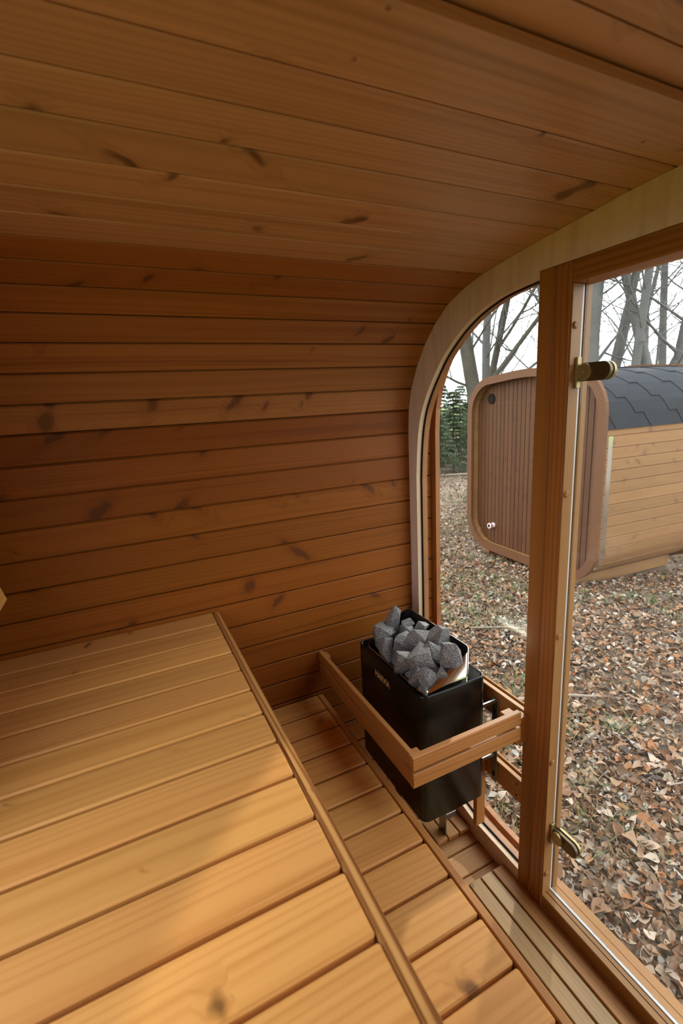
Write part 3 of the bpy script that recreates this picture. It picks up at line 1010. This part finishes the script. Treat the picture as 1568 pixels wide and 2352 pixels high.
def raw_mesh(name, V_, F_, mat, C_=None, parent=None, smooth=False):
    me_ = bpy.data.meshes.new(name)
    k_ = F_.shape[1]
    me_.vertices.add(len(V_))
    me_.vertices.foreach_set('co', V_.astype(np.float32).ravel())
    me_.loops.add(F_.size)
    me_.loops.foreach_set('vertex_index', F_.astype(np.int32).ravel())
    me_.polygons.add(len(F_))
    me_.polygons.foreach_set('loop_start', np.arange(0, F_.size, k_, dtype=np.int32))
    me_.polygons.foreach_set('loop_total', np.full(len(F_), k_, dtype=np.int32))
    me_.update(calc_edges=True)
    if smooth: me_.polygons.foreach_set('use_smooth', np.ones(len(F_), dtype=bool))
    if C_ is not None:
        at_ = me_.attributes.new('leafcol', 'FLOAT_COLOR', 'POINT')
        at_.data.foreach_set('color', np.concatenate([C_, np.ones((len(C_), 1))], 1).astype(np.float32).ravel())
    me_.materials.append(MATS[mat])
    o_ = bpy.data.objects.new(name, me_)
    return link(o_, parent)


o = scatter('leaf_litter', 90000, np.random.RandomState(11), 'leaf', (0.015, 0.062), 0.5, (0.0, 0.026))
tag(o, 'carpet of dry brown and grey fallen leaves covering the ground outside', 'leaves', kind='stuff')

# the nearest leaves, one by one
rng = np.random.RandomState(5)
leaf_meshes = []
for k_, (bv, bf) in enumerate(BASES[:6]):
    me_ = bpy.data.meshes.new('fallen_leaf')
    me_.from_pydata(bv.tolist(), [], bf.tolist())
    me_.polygons.foreach_set('use_smooth', [True] * len(me_.polygons))
    me_.materials.append(MATS['loose_leaf'])
    leaf_meshes.append(me_)
cnt = 0
while cnt < 290:
    x, y = rng.uniform(1.22, 2.55), rng.uniform(0.35, 2.1)
    if not (0.30 < y / x < 1.02): continue
    s_ = rng.uniform(0.04, 0.085)
    m_ = Matrix.Translation((x, y, float(ground_z(x, y)) + rng.uniform(0.022, 0.034))) @ Matrix.Rotation(rng.normal(0, 0.32), 4, 'X') @ Matrix.Rotation(rng.normal(0, 0.32), 4, 'Y') @ Matrix.Rotation(rng.uniform(0, 6.28), 4, 'Z') @ Matrix.Diagonal((s_, s_, s_, 1))
    o = link(bpy.data.objects.new('fallen_leaf', leaf_meshes[rng.randint(0, 6)]), None, m_)
    tag(o, 'single dry fallen leaf lying on the ground just outside the glass front', 'leaf', 'fallen leaves nearest the glass front')
    cnt += 1

# grass
rng = np.random.RandomState(21)
n_t = 2000
T_ = sample_ground(n_t * 3, rng)
dn = np.sin(T_[:, 0] * 2.1 + 1) * np.cos(T_[:, 1] * 1.7) + 0.5 * np.sin(T_[:, 0] * 5.3 + T_[:, 1] * 4.1)
T_ = T_[dn > 0.25][:n_t]
nb = 8
bx = np.repeat(T_, nb, 0) + rng.normal(0, 0.022, (len(T_) * nb, 2))
hgt = rng.uniform(0.03, 0.085, len(bx))
ang = rng.uniform(0, 6.28, len(bx))
ln = rng.uniform(0.3, 1.8, len(bx)) * hgt
w_ = 0.0035
bz = ground_z(bx[:, 0], bx[:, 1])
pts = np.zeros((len(bx), 3, 3))
pts[:, 0, 0], pts[:, 0, 1], pts[:, 0, 2] = bx[:, 0] - w_ * np.sin(ang), bx[:, 1] + w_ * np.cos(ang), bz
pts[:, 1, 0], pts[:, 1, 1], pts[:, 1, 2] = bx[:, 0] + w_ * np.sin(ang), bx[:, 1] - w_ * np.cos(ang), bz
pts[:, 2, 0], pts[:, 2, 1], pts[:, 2, 2] = bx[:, 0] + ln * np.cos(ang), bx[:, 1] + ln * np.sin(ang), bz + hgt
gc = np.array([(0.07, 0.125, 0.025), (0.10, 0.16, 0.035), (0.22, 0.185, 0.10), (0.055, 0.10, 0.02), (0.26, 0.22, 0.14)])[rng.randint(0, 5, len(bx))]
o = raw_mesh('grass', pts.reshape(-1, 3), np.arange(len(bx) * 3).reshape(-1, 3), 'grass', np.repeat(gc, 3, 0))
tag(o, 'thin green grass growing between the fallen leaves', 'grass', kind='stuff')


# ------------------------------------------------------------------ tubes for twigs and trees
class Tubes:
    def __init__(self): self.v, self.f = [], []

    def add(self, pts, rad, n=6):
        b0 = len(self.v)
        for i, p_ in enumerate(pts):
            p_ = Vector(p_)
            d = (Vector(pts[min(i + 1, len(pts) - 1)]) - Vector(pts[max(i - 1, 0)])).normalized()
            u_ = d.orthogonal().normalized() if abs(d.z) > 0.9 else d.cross(Vector((0, 0, 1))).normalized()
            if abs(d.z) > 0.9:
                u_ = (Vector((1, 0, 0)) - d * d.x).normalized()
            w2 = d.cross(u_)
            for k2 in range(n):
                t = 2 * math.pi * k2 / n
                self.v.append(p_ + (u_ * math.cos(t) + w2 * math.sin(t)) * rad[i])
        for i in range(len(pts) - 1):
            for k2 in range(n):
                a_, c2 = b0 + i * n + k2, b0 + i * n + (k2 + 1) % n
                self.f.append((a_, c2, c2 + n, a_ + n))

    def obj(self, name, mat, parent=None):
        return raw_mesh(name, np.array([tuple(q) for q in self.v]), np.array(self.f), mat, None, parent, True)


def grow(tb, rnd, p0, d0, length, r0, level, maxlevel, kids, bend=0.25, upb=0.12, zmax=9.0, n=6):
    seg = 6 if level < 2 else 4
    pts, rad = [Vector(p0)], [r0]
    d = Vector(d0).normalized()
    for i in range(seg):
        d = (d + Vector((rnd.gauss(0, bend), rnd.gauss(0, bend), rnd.gauss(0, bend) + upb)) * (0.45 if level else 0.12)).normalized()
        pts.append(pts[-1] + d * length / seg)
        rad.append(max(0.0034, r0 * (1 - 0.82 * (i + 1) / seg)))
    tb.add(pts, rad, n)
    if level >= maxlevel: return
    for k2 in range(kids[level]):
        t = rnd.uniform(0.2, 0.98)
        i = min(seg - 1, int(t * seg))
        q = pts[i].lerp(pts[i + 1], t * seg - i)
        if q.z > zmax: continue
        dd = (pts[i + 1] - pts[i]).normalized()
        side = Vector((rnd.gauss(0, 1), rnd.gauss(0, 1), rnd.gauss(0, 0.5))).normalized()
        nd = (dd * rnd.uniform(0.35, 0.9) + side).normalized()
        grow(tb, rnd, q, nd, length * rnd.uniform(0.35, 0.62), rad[i] * rnd.uniform(0.38, 0.6), level + 1, maxlevel, kids, bend, upb, zmax, max(3, n - 2))


def tree(name, base, lean, height, r0, label, seed, mat='bark', n_br=12, fork=None, start=0.16, group='bare trees beyond the saunas', kids=(5, 4, 2), zmax=6.5):
    rnd = random.Random(seed)
    base = Vector((base[0], base[1], float(ground_z(base[0], base[1])) - 0.05))
    t = thing(name, label, 'tree', base, 0, group)
    tk = Tubes()
    seg = 12
    pts, rad = [base], [r0 * 1.25]
    d = Vector((lean[0], lean[1], 1)).normalized()
    for i in range(seg):
        d = (d + Vector((rnd.gauss(0, 0.03), rnd.gauss(0, 0.03), 0.012))).normalized()
        pts.append(pts[-1] + d * height / seg)
        rad.append(max(0.012, r0 * (1 - 0.85 * (i + 1) / seg)))
    tk.add(pts, rad, 10)
    tk.obj('trunk', mat, t)
    bt = Tubes()
    for k2 in range(n_br):
        q = start + (0.62 - start) * (k2 + rnd.uniform(0, 0.9)) / n_br
        i = min(seg - 1, int(q * seg))
        p0 = pts[i].lerp(pts[i + 1], q * seg - i)
        a_ = rnd.uniform(0, 6.28)
        nd = Vector((math.cos(a_), math.sin(a_), rnd.uniform(0.35, 1.3)))
        grow(bt, rnd, p0, nd, height * rnd.uniform(0.13, 0.24), rad[i] * rnd.uniform(0.14, 0.30), 1, 3, (0,) + kids, zmax=zmax)
    if fork:
        q, fd, fl, fr = fork
        i = int(q * seg)
        grow(bt, rnd, pts[i], fd, fl, rad[i] * fr, 0, 3, (7, 4, 3), bend=0.2, zmax=zmax, n=9)
    if bt.v: bt.obj('branches', mat, t)
    return t


tree('bare_tree', (6.17, 6.57), (-0.13, 0.11), 12, 0.15, 'thick mossy leaning tree trunk left of the other sauna', 1, 'bark', 11, (0.20, (0.45, -0.40, 0.8), 4.0, 0.40), start=0.18)
tree('bare_tree', (6.875, 7.94), (0.056, -0.051), 12, 0.085, 'slim straight tree directly behind the thick leaning trunk', 2, 'bark', 11, (0.26, (0.4, -0.35, 0.8), 3.0, 0.5))
tree('bare_tree', (6.38, 7.04), (0.041, -0.039), 12, 0.09, 'grey tree right of the slim one, rising over the other sauna roof corner', 3, 'bark_pale', 12, (0.20, (0.6, -0.5, 0.55), 3.6, 0.40))
tree('bare_tree', (7.21, 5.39), (0.0, 0.0), 12, 0.125, 'broad pale tree trunk nearest the door frame edge', 4, 'bark_pale', 12, None)
tree('bare_tree', (8.855, 6.53), (0.023, -0.032), 13, 0.085, 'slim tree right of the broad pale trunk', 5, 'bark_pale', 12)
tree('bare_tree', (8.01, 5.99), (0.052, -0.074), 12, 0.085, 'tree leaning right above the middle of the other sauna roof', 6, 'bark_pale', 12)
tree('bare_tree', (7.455, 5.05), (0.04, -0.065), 12, 0.08, 'left stem of the pair of crossing trees above the roof', 7, 'bark_pale', 12)
tree('bare_tree', (7.96, 4.23), (-0.115, 0.185), 12, 0.10, 'right stem of the pair of crossing trees above the roof', 8, 'bark_pale', 12)
tree('bare_tree', (10.385, 6.015), (-0.024, 0.04), 13, 0.085, 'slim forked tree to the right of the crossing pair', 9, 'bark_pale', 12, (0.24, (0.2, -0.35, 1.0), 4.5, 0.6))
tree('bare_tree', (8.605, 5.095), (0.028, -0.049), 12, 0.10, 'tree at the right edge of the door view leaning away', 10, 'bark_pale', 12)
tree('bare_tree', (10.6, 5.55), (0.02, 0.05), 12, 0.08, 'far tree at the right edge behind the leaning one', 13, 'bark_pale', 12)
rnd = random.Random(77)
for k in range(16):
    a = math.radians(rnd.uniform(27, 52))
    r_ = rnd.uniform(15, 24)
    tree('bare_tree', (r_ * math.cos(a), r_ * math.sin(a)), (rnd.gauss(0, 0.04), rnd.gauss(0, 0.04)), rnd.uniform(10, 14), rnd.uniform(0.04, 0.085), 'thin distant bare tree in the woods behind', 40 + k, 'bark_pale', 12, None, group='distant bare trees in the woods', kids=(3, 3, 2), zmax=9)


# young spruces with drooping branches in whorls
def spruce(base, height, seed, label):
    rnd = random.Random(seed)
    z0 = float(ground_z(base[0], base[1]))
    t = thing('spruce', label, 'tree', (base[0], base[1], z0), 0, 'young spruces at the edge of the meadow')
    tk = Tubes()
    tk.add([(base[0], base[1], z0 - 0.05), (base[0], base[1], z0 + height)], [0.035, 0.006], 7)
    tk.obj('trunk', 'bark', t)
    V_, F_ = [], []
    z = 0.25
    while z < height - 0.1:
        L_ = (height - z) * 0.42 + 0.1
        for k2 in range(7):
            a_ = rnd.uniform(0, 6.28)
            dr = Vector((math.cos(a_), math.sin(a_), 0))
            for s_ in range(12):
                q = (s_ + 0.5) / 12
                p_ = Vector((base[0], base[1], z0 + z)) + dr * L_ * q + Vector((0, 0, -0.25 * L_ * q * q + 0.1 * L_ * q))
                for sd in (-1, 1):
                    tp = p_ + dr * 0.05 + Vector((-dr.y, dr.x, 0)) * sd * (0.16 * (1 - q) + 0.05) + Vector((0, 0, -rnd.uniform(0.02, 0.14)))
                    b0 = len(V_)
                    V_ += [p_ - dr * 0.02, p_ + dr * 0.025, tp]
                    F_.append((b0, b0 + 1, b0 + 2))
        z += 0.11
    raw_mesh('needles', np.array([tuple(q) for q in V_]), np.array(F_), 'needles', None, t)


spruce((8.75, 10.9), 2.35, 3, 'taller young spruce in the gap left of the other sauna')
spruce((7.9, 10.6), 1.9, 4, 'young spruce at the left, close to the window frame')
spruce((9.35, 12.3), 2.6, 15, 'young spruce standing furthest back in the gap left of the other sauna')
spruce((9.6, 11.2), 2.1, 5, 'young spruce half hidden behind the other sauna corner')
rnd = random.Random(9)
for k in range(9):
    spruce((12 + k * 1.1 + rnd.uniform(-0.4, 0.4), 17.5 - k * 0.25 + rnd.uniform(-1, 1)), rnd.uniform(2.2, 3.2), 60 + k, 'distant spruce in the row across the meadow')

# fallen sticks
tw = [((4.9, 7.4), (6.0, 6.7), 0.012, 'thin fallen pole lying left of the other sauna'),
      ((7.6, 10.0), (9.4, 9.0), 0.03, 'long fallen trunk at the edge of the leaf carpet'),
      ((2.15, 2.05), (2.62, 1.80), 0.014, 'pale bark-stripped stick on the leaves behind the heater'),
      ((2.55, 2.95), (3.05, 2.55), 0.007, 'thin dark stick on the leaves seen through the fixed pane'),
      ((2.3, 1.15), (2.62, 0.98), 0.005, 'thin twig on the leaves seen through the glass door')]
for (a, c2, r_, lab) in tw:
    tb = Tubes()
    a3 = Vector((a[0], a[1], float(ground_z(*a)) + 0.03 + r_))
    c3 = Vector((c2[0], c2[1], float(ground_z(*c2)) + 0.03 + r_))
    md = (a3 + c3) / 2 + Vector((0.02, 0.03, 0.005))
    tb.add([a3, md, c3], [r_, r_ * 0.9, r_ * 0.6], 7)
    o = tb.obj('fallen_stick', 'twig_bark')
    tag(o, lab, 'stick')

# ------------------------------------------------------------------ the neighbouring sauna
FR = Matrix.Translation((4.07, 2.905, 0)) @ Matrix.Rotation(math.radians(-3.5), 4, 'Z')
cab = thing('sauna_cabin', 'neighbouring wooden sauna cabin with rounded corners and grey shingle roof', 'cabin', (4.07, 2.905, GZ), math.radians(-3.5))
W_, ZB, ZT, R_ = 2.04, -0.345, 1.880, 0.40


def rounded_profile(inset):
    pts = []
    def arcp(cy, cz, r, a0, a1, n_):
        for k_ in range(n_ + 1):
            t = math.radians(a0 + (a1 - a0) * k_ / n_)
            pts.append((cy + r * math.cos(t), cz + r * math.sin(t)))
    i = inset
    # counter-clockwise in (y, z)
    arcp(W_ - R_, ZB + R_, R_ - i, -90, 0, 6)
    zside0, zside1 = ZB + R_, 1.40
    n_ = 12
    for k_ in range(1, n_): pts.append((W_ - i, zside0 + (zside1 - zside0) * k_ / n_))
    arcp(W_ - 0.44, 1.40, 0.44 - i, 0, 78, 6)
    m_ = [(W_ - y, z) for y, z in reversed(pts)]
    top = [(W_ / 2 + 0.2, ZT - i - 0.008), (W_ / 2, ZT - i), (W_ / 2 - 0.2, ZT - i - 0.008)]
    bot = [(W_ * (0.5 - 0.29 + 0.58 * k_ / 12), ZB + i) for k_ in range(1, 12)]
    bot = [(R_ + (W_ - 2 * R_) * k_ / 12, ZB + i) for k_ in range(1, 12)]
    return pts + top + m_ + bot


CP = rounded_profile(0.035)
CIN = miter(CP, -0.038)
n_ = len(CP)
XL = 1.66
for i in range(n_):
    j = (i + 1) % n_
    # reversed order so the profiled face looks outwards
    stave('side_plank', CP[j], CP[i], CIN[j], CIN[i], 0.035, XL, 'outdoor_wood', cab, FR, 0.0032, 0.003)
RO, RI = rounded_profile(0.0), rounded_profile(0.088)
for x0, x1 in ((0.0, 0.042), (XL - 0.04, XL + 0.01)):
    v, f = ring_plate(RO, RI, x0, x1)
    recalc(mesh_obj('end_rim', v, f, 'outdoor_rim_wood', cab, FR))
# recessed end wall of upright boards
EP = rounded_profile(0.073)


def cab_z(y):
    zs = []
    for i in range(len(EP)):
        a, b_ = EP[i], EP[(i + 1) % len(EP)]
        if (a[0] - y) * (b_[0] - y) <= 0 and abs(a[0] - b_[0]) > 1e-6:
            zs.append(a[1] + (b_[1] - a[1]) * (y - a[0]) / (b_[0] - a[0]))
    return (min(zs), max(zs)) if len(zs) > 1 else (0.1, 1.35)


y = 0.076
while y < W_ - 0.08:
    z0, z1 = cab_z(y + 0.035)
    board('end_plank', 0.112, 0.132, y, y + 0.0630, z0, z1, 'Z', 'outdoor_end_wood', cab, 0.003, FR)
    y += 0.0698
v, f = ring_plate(EP, None, 0.130, 0.136)
recalc(mesh_obj('end_backing', v, f, 'felt', cab, FR))
v, f = disc((0.104, 1.700, 1.574), (-1, 0, 0), 0.062, 0.018, 28, 0.003)
recalc(mesh_obj('vent', v, f, 'rubber', cab, FR))
v, f = disc((0.085, 1.630, -0.035), (-1, 0, 0), 0.034, 0.09, 20)
pipe = recalc(mesh_obj('drain_pipe', v, f, 'white_plastic', cab, FR))
v, f = disc((0.062, 1.630, -0.035), (-1, 0, 0), 0.037, 0.018, 20)
recalc(mesh_obj('red_clip', v, f, 'red_tape', pipe, FR))
v, f = disc((0.0395, 1.630, -0.035), (-1, 0, 0), 0.022, 0.002, 20)
recalc(mesh_obj('pipe_mouth', v, f, 'rubber', pipe, FR))
for xs in (0.105, XL - 0.14):
    # polished band wrapped around the body below the roof
    pts = [p_ for p_ in miter(CP, 0.002) if p_[1] < 1.245 and p_[0] < W_ / 2]
    pts.sort(key=lambda p_: (p_[1] > ZB + 0.05, -p_[0] if p_[1] <= ZB + 0.05 else p_[1]))
    v, f = [], []
    for yy, zz in pts:
        v += [(xs, yy, zz), (xs + 0.058, yy, zz)]
    f = [(2 * k_, 2 * k_ + 1, 2 * k_ + 3, 2 * k_ + 2) for k_ in range(len(pts) - 1)]
    so = mesh_obj('metal_band', v, f, 'mirror_strap', cab, FR)
    md_ = so.modifiers.new('thickness', 'SOLIDIFY')
    md_.thickness = 0.002
for y0 in (0.30, W_ - 0.40):
    board('skid', 0.06, XL - 0.1, y0, y0 + 0.10, GZ - 0.02, ZB + 0.034, 'X', 'outdoor_wood', cab, 0.004, FR)

# roof: arc-length walk over the outer profile from the near eave to the far eave
ROOF = [p_ for p_ in miter(CP, 0.004) if p_[1] > 1.15]
near = sorted([p_ for p_ in ROOF if p_[0] <= W_ / 2], key=lambda p_: p_[0] + p_[1])
ROOFL = sorted(ROOF, key=lambda p_: math.atan2(p_[1] - 1.1, -(p_[0] - W_ / 2)))
ROOFL = [(ROOFL[0][0], 1.240)] + [p_ for p_ in ROOFL if p_[1] > 1.25] + [(ROOFL[-1][0], 1.240)]
S_ = [0.0]
for a, b_ in zip(ROOFL[:-1], ROOFL[1:]): S_.append(S_[-1] + (Vector(b_) - Vector(a)).length)
TOT = S_[-1]


def roof_pt(s, lift):
    s = max(0.0, min(TOT, s))
    i = max(0, min(len(S_) - 2, int(np.searchsorted(S_, s)) - 1))
    t = (s - S_[i]) / max(1e-9, S_[i + 1] - S_[i])
    a, b_ = Vector(ROOFL[i]), Vector(ROOFL[i + 1])
    p_ = a.lerp(b_, t)
    e_ = (b_ - a).normalized()
    nn = Vector((-e_.y, e_.x))
    if nn.dot(p_ - Vector((W_ / 2, 0.9))) < 0: nn = -nn
    return p_ + nn * lift


v, f = [], []
ns = 40
for k_ in range(ns + 1):
    p_ = roof_pt(TOT * k_ / ns, 0.001)
    v += [(0.042, p_.x, p_.y), (XL - 0.04, p_.x, p_.y)]
f = [(2 * k_, 2 * k_ + 1, 2 * k_ + 3, 2 * k_ + 2) for k_ in range(ns)]
roof = mesh_obj('roof_felt', v, f, 'felt', cab, FR)
PER, BW, EX = 0.475, 0.115, 0.145


def shingle(x_c, s0, direction):
    """honeycomb tab: bottom edge at arc length s0, rising by direction"""
    rows = []
    for q in (0, 0.25, 0.5, 0.75, 1.0, 1.25, 1.5, 1.75, 2.0):
        hw = BW / 2 + (PER / 2 - BW) * min(1, q if q <= 1 else 2 - q) + (0 if q <= 1 else 0)
        s = s0 + direction * (q * EX)
        xa, xb = max(0.043, x_c - hw), min(XL - 0.041, x_c + hw)
        if xb <= xa: xb = xa + 0.0005
        top, und = roof_pt(s, 0.0150 - 0.0052 * q), roof_pt(s, 0.0060 - 0.0020 * q)
        rows.append((xa, xb, top, und))
    if all(r[1] - r[0] < 0.003 for r in rows): return
    v, f = [], []
    for xa, xb, t_, u_ in rows:
        v += [(xa, t_.x, t_.y), (xb, t_.x, t_.y), (xb, u_.x, u_.y), (xa, u_.x, u_.y)]
    for k_ in range(len(rows) - 1):
        for c2 in range(4):
            f.append((4 * k_ + c2, 4 * k_ + (c2 + 1) % 4, 4 * k_ + 4 + (c2 + 1) % 4, 4 * k_ + 4 + c2))
    f += [(0, 1, 2, 3), tuple(4 * (len(rows) - 1) + q for q in (3, 2, 1, 0))]
    recalc(mesh_obj('shingle', v, f, 'shingle', roof, FR))


nc = int((TOT / 2) / EX) + 1
for side in (0, 1):
    for k_ in range(-1, nc):
        for q in range(-1, 5):
            xc = 0.235 + PER * q + (PER / 2 if k_ % 2 else 0)
            if side == 0: shingle(xc, k_ * EX, 1)
            else: shingle(xc, TOT - k_ * EX, -1)
